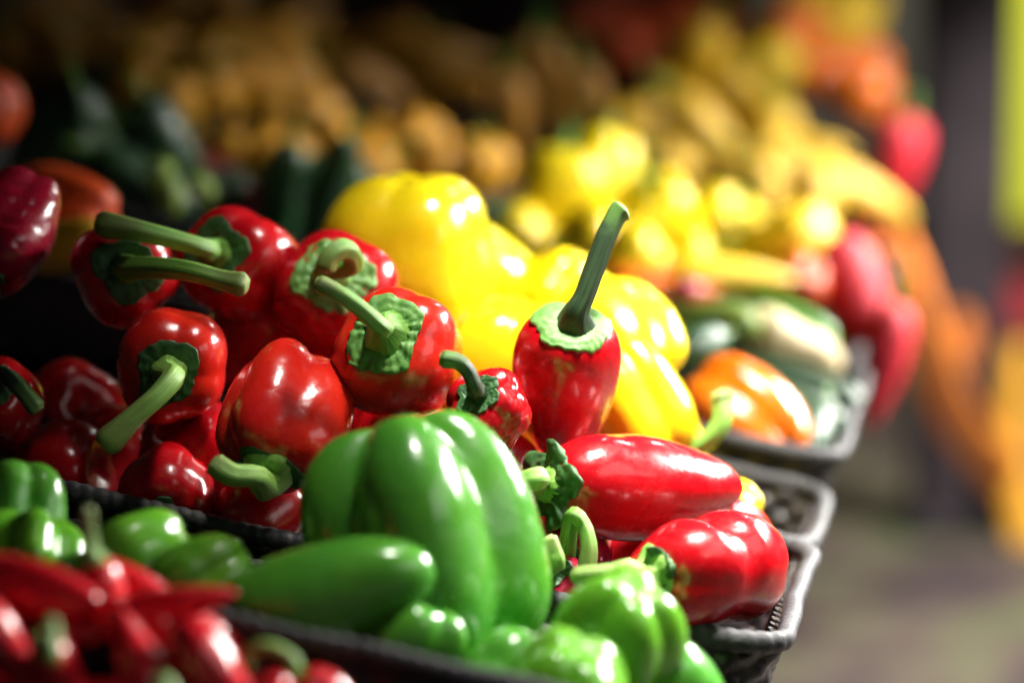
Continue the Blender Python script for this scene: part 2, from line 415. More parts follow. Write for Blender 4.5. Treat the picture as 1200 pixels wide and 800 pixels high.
# stall table under the trays
tb = empty('stall_table', STALL, 'dark wooden market table under the rows of black trays', 'table')
boxes('table_top', [(-0.75, 4.4, 0.03, 1.36, -0.115, -0.085)], M['wood'], tb)
for u in (-0.6, 1.0, 2.6, 4.2):
    for v in (0.42, 1.2):
        top = S(u, v, -0.117)
        l = boxes('leg', [(-0.03, 0.03, -0.03, 0.03, -top.z + 0.001, -0.012)], M['wood'])
        l.parent = tb; l.matrix_world = Matrix.Translation(top)

# ------------------------------------------------------------------ baskets
def rr_path(u0, u1, v0, v1, rad, step):
    pts = []
    def seg(a, b_):
        n = max(2, int((Vector(b_) - Vector(a)).length / step))
        for i in range(n): pts.append((a[0] + (b_[0] - a[0]) * i / n, a[1] + (b_[1] - a[1]) * i / n))
    def arc(cx, cy, a0):
        n = max(4, int(rad * 1.57 / step))
        for i in range(n):
            a = a0 + math.pi / 2 * i / n; pts.append((cx + rad * math.cos(a), cy + rad * math.sin(a)))
    seg((u0 + rad, v0), (u1 - rad, v0)); arc(u1 - rad, v0 + rad, -math.pi / 2)
    seg((u1, v0 + rad), (u1, v1 - rad)); arc(u1 - rad, v1 - rad, 0)
    seg((u1 - rad, v1), (u0 + rad, v1)); arc(u0 + rad, v1 - rad, math.pi / 2)
    seg((u0, v1 - rad), (u0, v0 + rad)); arc(u0 + rad, v0 + rad, math.pi)
    return pts
basket_cache = {}
def basket(u0, u1, v0, v1, w_, label, fine=True, depth=0.062, group='black woven trays on the stall', rot=0.0, tilt=0.0):
    Lu, Lv = u1 - u0, v1 - v0
    mtx = STALL @ Matrix.Translation((u0, v0, w_)) @ Matrix.Rotation(rot, 4, 'Z') @ Matrix.Rotation(tilt, 4, 'Y')
    e = empty('woven_tray', mtx, label, 'tray', group)
    key = (round(Lu, 3), round(Lv, 3), fine)
    if key not in basket_cache:
        step = 0.0013 if fine else 0.008
        # wrapped rim
        path = rr_path(0, Lu, 0, Lv, 0.028, step); n = len(path); path = path[n // 2:] + path[:n // 2]; ns = 14 if fine else 8
        V = []; s = 0.0
        for i, (a, b_) in enumerate(path):
            p, q = path[i - 1], path[(i + 1) % n]
            tx, ty = q[0] - p[0], q[1] - p[1]; L = math.hypot(tx, ty); nx, ny = ty / L, -tx / L
            s += math.hypot(a - p[0], b_ - p[1])
            wob = 0.0007 * math.sin(s * 31) + 0.0004 * math.sin(s * 97 + 1)
            for j in range(ns):
                an = 2 * math.pi * j / ns
                r = 0.0050 * (1 + (0.13 * abs(math.sin(s * 390 + an * 0.5 + .6 * math.sin(s * 23))) - 0.06 + 0.05 * math.sin(s * 37 + 2 * an) if fine else 0))
                V.append((a + nx * (r * math.cos(an) + wob), b_ + ny * (r * math.cos(an) + wob), 1.15 * r * math.sin(an) + wob * 0.8))
        F = [tuple(reversed(f)) for f in grid_faces(n, ns)]
        F += [((n - 1) * ns + j, (n - 1) * ns + (j + 1) % ns, (j + 1) % ns, j) for j in range(ns)]
        rim = mesh_obj('rim', V, F, M['rim'])
        # woven wall
        step = 0.0035 if fine else 0.02
        path = rr_path(0.001, Lu - 0.001, 0.001, Lv - 0.001, 0.027, step); n = len(path)
        rows = 7; sub = 5 if fine else 1; V = []; nr = rows * sub + 1
        for i in range(nr):
            t = i / (nr - 1); z = -0.004 - depth * t; row = i // sub; s = 0.0
            for j, (a, b_) in enumerate(path):
                p, q = path[j - 1], path[(j + 1) % n]
                tx, ty = q[0] - p[0], q[1] - p[1]; L = math.hypot(tx, ty); nx, ny = ty / L, -tx / L
                s += math.hypot(a - p[0], b_ - p[1])
                off = -0.010 * t
                if fine: off += 0.0022 * math.sin(2 * math.pi * s / 0.026 + math.pi * row) * abs(math.sin(math.pi * (i % sub + 0.02) / sub))
                V.append((a + nx * off, b_ + ny * off, z))
        wall = mesh_obj('woven_wall', V, [tuple(reversed(f)) for f in grid_faces(nr, n)], M['wicker'])
        sm = wall.modifiers.new('solid', 'SOLIDIFY'); sm.thickness = 0.0022
        base = boxes('base', [(0.014, Lu - 0.014, 0.014, Lv - 0.014, -depth - 0.009, -depth - 0.005)], M['wicker'])
        basket_cache[key] = (rim, wall, base)
        for o in (rim, wall, base): o.parent = e
    else:
        for o in basket_cache[key]:
            c = o.copy(); col.objects.link(c); c.parent = e
    if fine:      # inner upright stakes, one by one along the end wall that shows and its near corner
        if 'stake' not in basket_cache:
            V, F, _, _ = tube([(0, 0.0, 0.0), (0, 0.004, -0.015), (0, 0.006, -0.035), (0, 0.008, -0.058)], lambda t: 0.0042 * (1 - 0.2 * t), 8, samples=6)
            F.append(tuple(range(8))); so = mesh_obj('stake', V, F, M['stake']); basket_cache['stake'] = so.data
            first = so
        else: first = None
        k = 0; u = 0.03
        while u < Lu - 0.03:
            o = first if (first and k == 0) else bpy.data.objects.new('stake', basket_cache['stake'])
            if not (first and k == 0): col.objects.link(o)
            o.parent = e; o.location = (u, 0.0068, -0.004); o.rotation_euler = (0.02 * math.sin(k * 5), 0.06 * math.sin(k * 3), 0)
            u += 0.0108; k += 1
    return e

basket(-0.50, -0.238, 0.00, 0.50, 0.024, 'black woven tray holding the red chilies, nearest the camera')
basket(-0.226, -0.022, 0.015, 0.50, -0.014, 'black woven tray under the green peppers, grey front rim')
basket(-0.004, 0.235, -0.016, 0.44, 0.0, 'black woven tray with grey rim holding the red peppers')
basket(0.252, 0.437, -0.014, 0.44, -0.006, 'black woven tray holding the large yellow peppers behind the red ones')
basket(0.452, 0.855, -0.016, 0.42, 0.014, 'black woven tray holding the orange pepper and dark courgettes')
for i, (u0, u1, nm) in enumerate(((0.875, 1.155, 'the yellow and red peppers behind the squash'), (1.175, 1.475, 'the blurred bright yellow pepper heap'), (1.495, 1.845, 'pale yellow peppers at the middle of the stall'),
                           (1.865, 2.215, 'the golden long peppers'), (2.235, 2.585, 'the far orange and golden heap'), (2.6, 2.95, 'the farthest oranges by the aisle'))):
    basket(u0, u1, 0.0, 0.42, 0.0, 'blurred black tray under ' + nm, fine=False)
rows2 = ((-0.2, 0.15), (0.2, 0.55), (0.56, 0.91), (0.92, 1.27), (1.28, 1.63), (1.64, 1.99), (2.0, 2.35), (2.36, 2.71), (2.72, 3.07))
for i, (u0, u1) in enumerate(rows2[2:]):
    basket(u0, u1, 0.47, 0.89, 0.01, 'dim black tray in the middle row of the stall, ' + ['nearest', 'second', 'third', 'fourth', 'fifth', 'sixth', 'farthest'][i] + ' from the camera', fine=False, group='dim trays in the middle row')
for i, (u0, u1) in enumerate(rows2[3:]):
    basket(u0, u1, 0.92, 1.34, 0.02, 'dark black tray in the back row of the stall, ' + ['nearest', 'second', 'third', 'fourth', 'fifth', 'farthest'][i] + ' from the camera', fine=False, group='dark trays in the back row')

# ================================================================== RED PEPPERS
BELL = dict(n=4, gmid=0.05, gtop=0.15, gbot=0.2)
rp = 'red_pepper'
pepper(rp, 'upright red pepper with tall dark stem standing in the middle', 665, 455, 1.36, 215, 140, (0.06, 0.73, 0.68), 'red', roll=20,
       stem=[(685, 345, -0.040), (697, 312, -0.038), (710, 277, -0.036), (722, 253, -0.034), (729, 245, -0.033)], stem_r=0.0055, flare=1.2, knob=0.30, lift=0.0005, stem_mat='stem_dark',
       calyx_mat='calyx_pale', ratio=0.64, seed=3, taper=0.34, tp=1.2, gtop=0.06, gmid=0.04, gbot=0.10, n=3, dt=0.03, wt=0.45, e1=0.60, e2=0.85, points=7)
pepper(rp, 'red bell facing the viewer with broad ruffled calyx and long stem', 473, 416, 1.33, 170, 164, (-0.22, 0.34, 0.92), 'scarlet', roll=30,
       stem=[(447, 384, -0.055), (420, 360, -0.062), (393, 342, -0.066), (371, 331, -0.066)], stem_r=0.0047, flare=2.3, knob=0.0, ratio=0.60, calyx_mat='calyx_pale', seed=5, dt=0.06, wt=0.5, points=8, gtop=0.10, stem_mat='stem', crink=0.0008)
pepper(rp, 'dark red bell with curled stem behind the ruffled one', 391, 356, 1.43, 165, 160, (0.02, 0.40, 0.9), 'red', roll=10,
       stem=[(412, 312, -0.056), (412, 298, -0.066), (400, 292, -0.074), (386, 302, -0.078), (380, 318, -0.078)], stem_r=0.0056, flare=1.3, knob=0.1, ratio=0.60, calyx_mat='calyx_pale', seed=8, dt=0.05, points=7, gtop=0.08, crink=0.0008)
pepper(rp, 'red bell with long pale stem pointing to lower left', 206, 430, 1.35, 150, 148, (0.02, -0.10, 1.0), 'scarlet', roll=45,
       stem=[(203, 442, -0.062), (185, 463, -0.073), (155, 490, -0.078), (122, 522, -0.080)], stem_r=0.0056, flare=1.4, knob=0.40, calyx_mat='calyx_dark', ratio=0.56, seed=11, dt=0.09, points=5, gtop=0.16, stem_mat='stem_pale')
pepper(rp, 'bright red bell tipped down with curled stem beside the green one', 333, 488, 1.31, 175, 160, (-0.16, -0.72, 0.60), 'scarlet', roll=0,
       stem=[(300, 557, -0.055), (275, 556, -0.062), (258, 547, -0.063), (250, 541, -0.063)], stem_r=0.0058, flare=1.9, knob=0.1, calyx_mat='calyx_dark', stem_mat='stem_pale', ratio=0.55, seed=14, dt=0.05, points=5, taper=0.10, gtop=0.14, gmid=0.11, gbot=0.2, e1=0.62)
pepper(rp, 'red bell at left with stem crossing to the right', 148, 318, 1.40, 140, 138, (0.18, 0.02, 0.98), 'red', roll=70,
       stem=[(190, 314, -0.058), (225, 318, -0.070), (262, 328, -0.074), (288, 334, -0.076)], stem_r=0.0056, flare=1.0, knob=0.25, calyx_mat='calyx_dark', stem_mat='stem', ratio=0.58, seed=17, points=6)
pepper(rp, 'dark red bell whose stem points back to the left', 283, 315, 1.44, 170, 152, (-0.30, 0.20, 0.93), 'red', roll=15,
       stem=[(240, 291, -0.068), (205, 281, -0.078), (160, 270, -0.082), (115, 262, -0.080)], stem_r=0.0056, flare=1.3, knob=0.35, calyx_mat='calyx_dark', ratio=0.56, seed=19, points=6, gtop=0.14)
pepper(rp, 'small wrinkled red pepper with hooked dark stem', 573, 481, 1.31, 105, 104, (-0.25, 0.42, 0.86), 'red', roll=0,
       stem=[(557, 455, -0.038), (549, 436, -0.041), (536, 424, -0.043), (517, 421, -0.043)], stem_r=0.0042, flare=0.5, knob=0.15, calyx_mat='calyx_dark', stem_mat='stem_dark', ratio=0.5, seed=25, wrinkle=0.045, dt=0.07, points=7, n=5)
pepper(rp, 'long glossy red pepper lying across the tray', 752, 575, 1.335, 278, 136, (-0.84, 0.08, 0.54), 'red', roll=35,
       stem=[(630, 560, -0.066), (606, 566, -0.064), (570, 570, -0.060)], stem_r=0.0058, flare=1.2, knob=0.0, calyx_mat='calyx_dark', stem_mat='stem_pale', ratio=0.62, seed=29, taper=0.26, tp=2.2, n=3, gmid=0.05, gbot=0.10, gtop=0.10, dt=0.03, db=0.03, lift=0.006, crink=0.0012, points=5, amp=0.035, dents=[(0.1, 1, 0.4, 0.35, 0.07, 0.6, 0.09), (0.1, .9, 0.5, 0.75, 0.06, 0.5, 0.09)])
pepper(rp, 'two-lobed red pepper at the corner of the tray', 827, 665, 1.275, 215, 140, (-0.70, -0.02, 0.71), 'red', roll=62, dents=[(-0.1, 1, 0.3, 0.42, 0.26, 0.9, 0.09), (0, 0.2, 1, 0.5, 0.10, 0.5, 0.07), (0.0, -1, 0.6, 0.55, 0.08, 0.6, .12)],
       stem=[(738, 666, -0.060), (718, 670, -0.063), (698, 673, -0.063), (672, 675, -0.060)], stem_r=0.0046, flare=2.4, knob=0.0, calyx_mat='calyx_dark', stem_mat='stem_pale', ratio=0.46, seed=31, n=3, gmid=0.03, gbot=0.08, gtop=0.16, taper=-0.05, dt=0.05, db=0.05, lift=0.004, crink=0.0010, uneven=0.10, amp=0.02)
pepper(rp, 'shaded red pepper with bent olive stem under the long one', 668, 648, 1.335, 130, 110, (-0.1, -0.25, 0.96), 'crimson', roll=0,
       stem=[(670, 606, -0.058), (684, 616, -0.060), (690, 640, -0.062), (687, 668, -0.062)], stem_r=0.0043, flare=0.6, knob=0.15, calyx_mat='calyx_dark', stem_mat='stem', ratio=0.5, seed=37)
pepper(rp, 'shaded red pepper with short light stem next to the large green one', 640, 690, 1.30, 110, 100, (0.05, 0.55, 0.8), 'crimson', roll=0,
       stem=[(653, 660, -0.045), (648, 645, -0.048), (641, 630, -0.048)], stem_r=0.0044, flare=0.7, knob=0.2, calyx_mat='calyx_dark', stem_mat='stem_pale', ratio=0.5, seed=39)
pepper(rp, 'wrinkled maroon pepper cut off by the left edge', 8, 268, 1.40, 160, 132, (-0.35, -0.78, 0.50), 'crimson', roll=0,
       stem=[(-18, 352, -0.05), (-30, 370, -0.05)], stem_r=0.006, calyx_mat='calyx_dark', stem_mat='stem_dark', ratio=0.55, seed=41, wrinkle=0.02, amp=0.045)
pepper(rp, 'dark red bell with calyx showing low behind the tray rim', 192, 577, 1.335, 110, 128, (0.05, -0.62, 0.78), 'red', roll=0,
       stem=[(205, 612, -0.04)], stem_r=0.006, knob=0, calyx_mat='calyx_dark', stem_mat='stem_dark', ratio=0.55, seed=43)
pepper(rp, 'dark red bell low in the tray beneath the tipped one', 302, 604, 1.34, 110, 120, (0.6, 0.5, -0.6), 'red', roll=0, calyx_mat='calyx_dark', seed=47)
pepper(rp, 'red pepper with dark stem in the shadow at the left edge', 2, 478, 1.36, 130, 105, (0.1, 0.45, 0.85), 'red', roll=0,
       stem=[(6, 440, -0.05), (24, 455, -0.06), (44, 480, -0.062)], stem_r=0.0045, calyx_mat='calyx_dark', stem_mat='stem_dark', ratio=0.5, seed=53)
# the lower layers of the heap, seen only in the gaps
for i, (x, y, dd, ax) in enumerate(((75, 490, 1.48, (0.4, 0.2, 0.6)), (130, 545, 1.45, (-0.5, 0.5, 0.4)), (300, 395, 1.46, (0.6, 0.4, 0.4)), (405, 470, 1.42, (-0.3, 0.2, 0.7)),
        (60, 560, 1.40, (0.7, 0.1, 0.3)), (470, 520, 1.40, (0.3, -0.4, 0.6)), (560, 560, 1.36, (-0.8, 0.1, 0.3)), (750, 655, 1.40, (0.8, 0.2, -0.4)), (830, 640, 1.40, (0.5, -0.2, -0.6)), (235, 540, 1.38, (-0.3, 0.6, 0.5)), (610, 600, 1.41, (0.2, 0.8, 0.2)))):
    pepper(rp, 'red pepper in shadow deep in the heap of the red tray', x, y, dd, 150, 140, ax, 'red', roll=40 * i, calyx=False, seed=60 + i, group='red peppers deep in the heap', res=(40, 56))

# ================================================================== GREEN PEPPERS
gp = 'green_pepper'
pepper(gp, 'largest green pepper standing on its stem end with deep lobes', 497, 640, 1.185, 320, 290, (0.24, -0.96, 0.02), 'green', roll=-38, n=4, gmid=0.17, gbot=0.26, gtop=0.12, taper=0.08, db=0.07, wb=0.35, uneven=0.07, seed=4, calyx=False, warp=0.28, e2=0.72, amp=0.025, eps=0.025)
pepper(gp, 'dark green pepper lying on its side in front', 388, 690, 1.125, 262, 118, (-0.95, -0.22, 0.05), 'green', roll=20, n=3, gmid=0.04, gbot=0.10, gtop=0.05, taper=-0.05, db=0.03, seed=6, calyx=False, uneven=0.04, e1=0.85)
pepper(gp, 'small green pepper with two blunt lobes below the lying one', 482, 752, 1.13, 130, 140, (-0.5, -0.75, -0.35), 'green', roll=10, n=4, gmid=0.1, gbot=0.25, db=0.08, seed=9, calyx=False)
pepper(gp, 'light green pepper with white shine at the tray corner', 722, 752, 1.13, 180, 172, (-0.25, -0.75, -0.5), 'lime', roll=30, n=4, gmid=0.10, gbot=0.22, db=0.07, seed=12, calyx=False, amp=0.03)
pepper(gp, 'pale lime pepper cut off by the bottom edge', 662, 822, 1.09, 170, 176, (-0.2, -0.8, -0.4), 'lime', roll=0, n=4, gmid=0.08, gbot=0.2, db=0.06, seed=15, calyx=False)
pepper(gp, 'green bell with upright lobes at the left edge', 22, 598, 1.19, 120, 122, (0.0, -0.97, 0.2), 'green', roll=25, n=4, gmid=0.12, gbot=0.22, db=0.07, seed=18, calyx=False)
pepper(gp, 'green pepper with three shiny lobes below the left bell', 30, 652, 1.16, 110, 150, (0.0, -0.85, 0.5), 'lime', roll=0, n=5, gmid=0.13, gbot=0.22, db=0.06, seed=21, calyx=False)
pepper(gp, 'bright green pepper behind the chili stems', 165, 655, 1.15, 130, 120, (-0.7, -0.3, 0.5), 'lime', roll=0, n=4, gmid=0.10, gbot=0.22, db=0.06, seed=24, calyx=False)
pepper(gp, 'bright green pepper with white shine against the black rim', 235, 672, 1.13, 120, 105, (-0.75, -0.4, 0.3), 'lime', roll=50, n=4, gmid=0.12, gbot=0.22, db=0.06, seed=27, calyx=False)
for i, (x, y, dd, ax) in enumerate(((590, 800, 1.13, (0.3, 0.2, 0.6)), (780, 815, 1.15, (-0.5, 0.5, 0.4)), (330, 775, 1.15, (0.6, 0.4, 0.4)))):
    pepper(gp, 'green pepper mostly hidden at the bottom of its tray', x, y, dd, 150, 140, ax, 'green', roll=40 * i, seed=80 + i, group='green peppers low in the tray', res=(40, 56), calyx=False)

# ================================================================== CHILIES
CH = dict(n=3, gmid=0.03, gbot=0.04, gtop=0.05, dt=0.01, db=-0.04, e1=0.8, e2=0.9, taper=0.62, tp=1.6, amp=0.03, cat='chili', ratio=0.45, lift=0.0005)
cp = 'chili_pepper'
pepper(cp, 'thick dark red chili at the left edge of the chili tray', 22, 690, 1.030, 190, 84, (-0.95, 0.1, -0.25), 'chili', seed=2, calyx=False, **{**CH, 'taper': 0.3})
pepper(cp, 'red chili with pale upright stem', 125, 705, 1.040, 110, 60, (-0.25, 0.9, 0.1), 'chili', seed=3, stem=[(112, 655, 0), (106, 625, 0), (102, 596, 0)], stem_r=0.0028, flare=1.3, stem_mat='stem_pale', calyx_mat='calyx_pale', **CH)
pepper(cp, 'red chili whose blunt tip points right over the tray rim', 190, 712, 1.030, 165, 52, (-0.93, -0.18, 0.1), 'chili', seed=5, calyx=False, **{**CH, 'taper': 0.35})
pepper(cp, 'red chili lying behind the blunt-tipped one', 165, 690, 1.060, 130, 56, (-0.8, 0.35, 0.1), 'chili', seed=6, calyx=False, **CH)
pepper(cp, 'large red chili bright along its right side at the bottom', 250, 790, 1.000, 150, 78, (-0.55, 0.75, 0.1), 'chili', seed=8, calyx=False, **{**CH, 'taper': 0.3})
pepper(cp, 'red chili with short green stem at the bottom edge', 160, 765, 1.000, 120, 62, (0.35, -0.75, 0.35), 'chili', seed=9, stem=[(190, 800, -0.03), (205, 830, -0.03)], stem_r=0.004, flare=1.0, stem_mat='stem_pale', calyx_mat='calyx_pale', **CH)
pepper(cp, 'red chili with olive stem standing up at lower left', 72, 790, 1.000, 120, 66, (-0.2, 0.6, 0.6), 'chili', seed=10, stem=[(60, 770, -0.035), (63, 748, -0.03), (58, 728, -0.02)], stem_r=0.003, stem_mat='stem', calyx_mat='calyx', **CH)
pepper(cp, 'red chili in the lower left corner of the photo', 5, 755, 1.000, 130, 62, (-0.5, 0.75, 0.1), 'chili', seed=11, calyx=False, **CH)
pepper(cp, 'red chili tucked under the others in the chili tray', 110, 735, 1.040, 150, 58, (-0.9, -0.1, 0.1), 'chili', seed=12, calyx=False, **CH)
pepper(cp, 'small red chili by the rim with curled green stem', 388, 815, 1.020, 90, 60, (-0.8, 0.4, 0.1), 'chili', seed=13, stem=[(345, 775, 0), (318, 758, 0), (292, 764, 0), (285, 785, 0)], stem_r=0.0028, stem_mat='stem', calyx_mat='calyx', **CH)
for i, (x, y, dd) in enumerate(((60, 830, 1.02), (160, 830, 1.03), (250, 750, 1.045), (-20, 800, 1.03), (205, 755, 1.045), (310, 830, 1.01))):
    pepper(cp, 'red chili mostly covered by other chilies', x, y, dd, 150, 62, (-0.9 + 0.2 * i, 0.2, 0.3), 'chili', calyx=False, seed=90 + i, group='covered chilies', res=(36, 48), **CH)

# ================================================================== YELLOW, ORANGE BEHIND
yp = 'yellow_pepper'
pepper(yp, 'largest yellow pepper with vertical lobes behind the red bells', 481, 296, 1.56, 190, 236, (-0.05, -0.97, -0.2), 'yellow', roll=15, n=4, gmid=0.09, gbot=0.16, db=0.05, seed=33, calyx=False, uneven=0.03, e1=0.66)
pepper(yp, 'yellow pepper between the ruffled red bell and the upright one', 598, 446, 1.50, 205, 205, (-0.2, -0.85, -0.4), 'yellow', roll=0, n=4, gmid=0.07, gbot=0.14, seed=35, calyx=False)
pepper(yp, 'yellow pepper directly behind the upright red pepper', 728, 402, 1.56, 170, 158, (-0.55, 0.45, -0.6), 'yellow', roll=40, n=4, gmid=0.09, gbot=0.2, seed=36, calyx=False)
pepper(yp, 'yellow pepper with curved green stem beside the orange one', 748, 472, 1.50, 165, 132, (0.45, -0.80, 0.05), 'yellow', roll=10, n=4, gmid=0.09, gbot=0.2, seed=38, ratio=0.4,
       stem=[(812, 528, -0.01), (832, 514, -0.015), (846, 494, -0.015), (846, 470, -0.01), (843, 460, -0.01)], stem_r=0.0062, flare=0.5, knob=0.2, calyx_mat='calyx')
pepper(yp, 'yellow pepper showing only its tip at the end of the long red one', 850, 590, 1.50, 90, 84, (-0.8, 0.1, -0.4), 'yellow', seed=40, calyx=False)
for i, (x, y, dd) in enumerate(((560, 330, 1.66), (655, 365, 1.66), (430, 380, 1.60), (500, 430, 1.58), (660, 470, 1.58), (760, 540, 1.56))):
    pepper(yp, 'yellow pepper low in the yellow tray', x, y, dd, 150, 150, (0.5 - 0.2 * i, -0.5, -0.4), 'yellow', roll=35 * i, seed=100 + i, group='yellow peppers low in their tray', res=(40, 56), calyx=False)
pepper('orange_pepper', 'orange pepper with deep diagonal lobes beside the courgettes', 873, 490, 1.75, 160, 140, (-0.62, 0.5, -0.45), 'orange', roll=10, n=5, gmid=0.10, gbot=0.2, db=0.05, seed=44, calyx=False)

# ------------------------------------------------------------------ blurred produce: shared meshes, one object each
proto = {}
def bgitem(kind, label, px, py, d, H, D, axis, mat, cat='pepper', group=None, roll=0, name=None, stem=True, world=None):
    var = (kind, mat, random.randint(0, 2))
    if var not in proto:
        sd = 200 + len(proto)
        if kind == 'bell': b_ = Body(1, 1, n=4, gmid=.08, gtop=.15, gbot=.2, seed=sd)
        elif kind == 'long': b_ = Body(1, 1, n=3, gmid=.03, gtop=.06, gbot=.05, taper=.55, tp=1.4, dt=.02, db=-.03, bend=0.07, seed=sd)
        elif kind == 'round': b_ = Body(1, 1, n=6, gmid=.01, gtop=.05, gbot=.02, taper=.02, dt=.05, db=.02, e1=.95, e2=.97, seed=sd)
        elif kind == 'courgette': b_ = Body(1, 1, n=5, gmid=.03, gtop=.03, gbot=.03, taper=-.08, tp=1, dt=0, db=0, e1=.55, e2=.9, bend=0.02, seed=sd)
        elif kind == 'squash': b_ = Body(1, 1, n=5, gmid=.02, gtop=.02, gbot=.02, taper=-.5, tp=1.1, dt=0, db=.01, e1=.65, e2=.9, waist=.12, seed=sd)
        V, F = b_.mesh(30, 40); bo = mesh_obj('body', V, F, M[mat]); me = bo.data; bpy.data.objects.remove(bo)
        z = float(b_(np.array([.001]), np.array([0.]))[0][2])
        V, F, _, _ = tube([(0, 0, z - .02), (0, 0, z + .06), (.03, 0, z + .16), (.08, 0, z + .24)], lambda t: .055 * (1 + 1.2 * math.exp(-(t / .25) ** 1.5) + .2 * t), 10, samples=10)
        F.append(tuple(range(90, 100))); so = mesh_obj('stem', V, F, M['stem']); sme = so.data; bpy.data.objects.remove(so)
        proto[var] = (me, sme)
    me, sme = proto[var]
    k = d / FPX
    loc = world if world is not None else at(px, py, d)
    mtx = axis_matrix(loc, vdir(*axis), roll)
    e = empty(name or {'bell': 'bell_pepper', 'long': 'pointed_pepper', 'round': 'tomato', 'courgette': 'courgette', 'squash': 'butternut_squash'}[kind], mtx, label, cat, group)
    o = bpy.data.objects.new('body', me); col.objects.link(o); o.parent = e; o.scale = (D * k, D * k, H * k)
    if stem:
        s_ = bpy.data.objects.new('stem', sme); col.objects.link(s_); s_.parent = e; s_.scale = (D * k * .8, D * k * .8, H * k)
    return e

# left behind the reds
bgitem('bell', 'orange-red pepper lying behind the maroon pepper at left', 70, 245, 1.72, 150, 98, (-0.9, 0.2, -0.3), 'tomato')
bgitem('bell', 'olive yellow pepper under the orange-red one at left', 72, 292, 1.66, 130, 70, (0.9, 0.1, 0.2), 'gold')
bgitem('round', 'red-orange tomato cut by the left edge of the photo', -14, 126, 1.95, 90, 88, (0.0, 0.9, 0.3), 'tomato', cat='tomato')
# courgettes and squash in the orange tray and behind it
cg = [(925, 470, 1.80, 150, 44, (-0.75, 0.35, -0.5), 'dark_green', 'dark courgette with white shine right of the orange pepper'),
      (955, 500, 1.78, 120, 46, (0.3, 0.5, -0.8), 'dark_green', 'dark courgette by the right wall of the tray'),
      (930, 450, 1.92, 170, 46, (-0.9, 0.25, -0.2), 'dark_green', 'dark courgette lying across behind the orange pepper'),
      (816, 408, 1.86, 80, 60, (0.7, 0.3, -0.5), 'dark_green', 'short dark green courgette with pale shine left of the squash'),
      (830, 378, 1.98, 120, 46, (-0.9, 0.0, -0.3), 'lightgreen', 'yellow-green marrow behind the yellow pepper'),
      (925, 378, 2.10, 120, 44, (-0.85, 0.4, -0.3), 'green', 'green courgette behind the beige squash')]
for x, y, d, H, D, ax, mt, lb in cg:
    bgitem('courgette', lb, x, y, d, H, D, ax, mt, cat='courgette')
bgitem('squash', 'beige butternut squash lying above the dark courgettes', 928, 407, 2.0, 130, 58, (0.88, -0.38, -0.2), 'beige', cat='squash', stem=False)
# yellow heap of the middle distance
yl = [(655, 232, 2.40, 130, 112, (0.1, 0.9, 0.2), 'tall yellow pepper at the left of the blurred heap'), (705, 205, 2.50, 110, 92, (0.2, 0.9, -0.2), 'yellow pepper at the top of the blurred heap'),
      (612, 285, 2.35, 100, 90, (-.5, .5, .4), 'small yellow pepper right of the largest yellow one'), (690, 290, 2.30, 110, 105, (.6, .3, .4), 'yellow pepper behind the tall dark stem'),
      (772, 255, 2.40, 110, 110, (-.3, .6, .5), 'yellow pepper right of the tall dark stem'), (735, 300, 2.28, 100, 100, (.3, -.4, .7), 'yellow pepper low behind the dark stem'),
      (838, 268, 2.45, 105, 95, (.4, .5, .5), 'yellow pepper in the middle of the blurred heap'), (885, 285, 2.42, 90, 80, (-.5, .2, .6), 'yellow pepper left of the round shining one'),
      (790, 305, 2.30, 100, 80, (.8, .2, .2), 'yellow pepper low in front of the blurred heap')]
for x, y, d, H, D, ax, lb in yl: bgitem('bell', lb, x, y, d, H, D, ax, 'yellow')
bgitem('round', 'round lemon yellow fruit with bright shine near the aisle', 936, 284, 2.38, 98, 94, (0, 1, .1), 'lemon', cat='fruit', name='yellow_fruit', stem=False)
bgitem('long', 'amber pointed pepper below the yellow heap', 850, 322, 2.22, 160, 56, (-.95, .05, .1), 'lemon')
bgitem('long', 'orange pointed pepper below the yellow heap', 775, 335, 2.2, 140, 50, (-.95, .1, .1), 'orange')
bgitem('bell', 'small red pepper among the yellow and green behind', 803, 345, 2.12, 46, 44, (.3, .8, .2), 'red')
bgitem('bell', 'red-orange pepper below the round yellow fruit', 935, 335, 2.3, 76, 66, (.3, .5, .6), 'tomato')
bgitem('long', 'broad red pointed pepper leaning over the tray edge', 1003, 355, 2.36, 170, 96, (-.28, .9, -.2), 'matte_red')
bgitem('long', 'red pointed pepper hanging down outside the trays', 1035, 425, 2.32, 150, 62, (.18, .95, .1), 'matte_red')
bgitem('long', 'red pointed pepper at the far end of the trays', 1052, 195, 3.35, 120, 66, (.2, .9, .1), 'matte_red')
bgitem('bell', 'blurred red pepper below the golden heap near the post', 1010, 250, 3.2, 60, 56, (.2, .9, .1), 'matte_red')
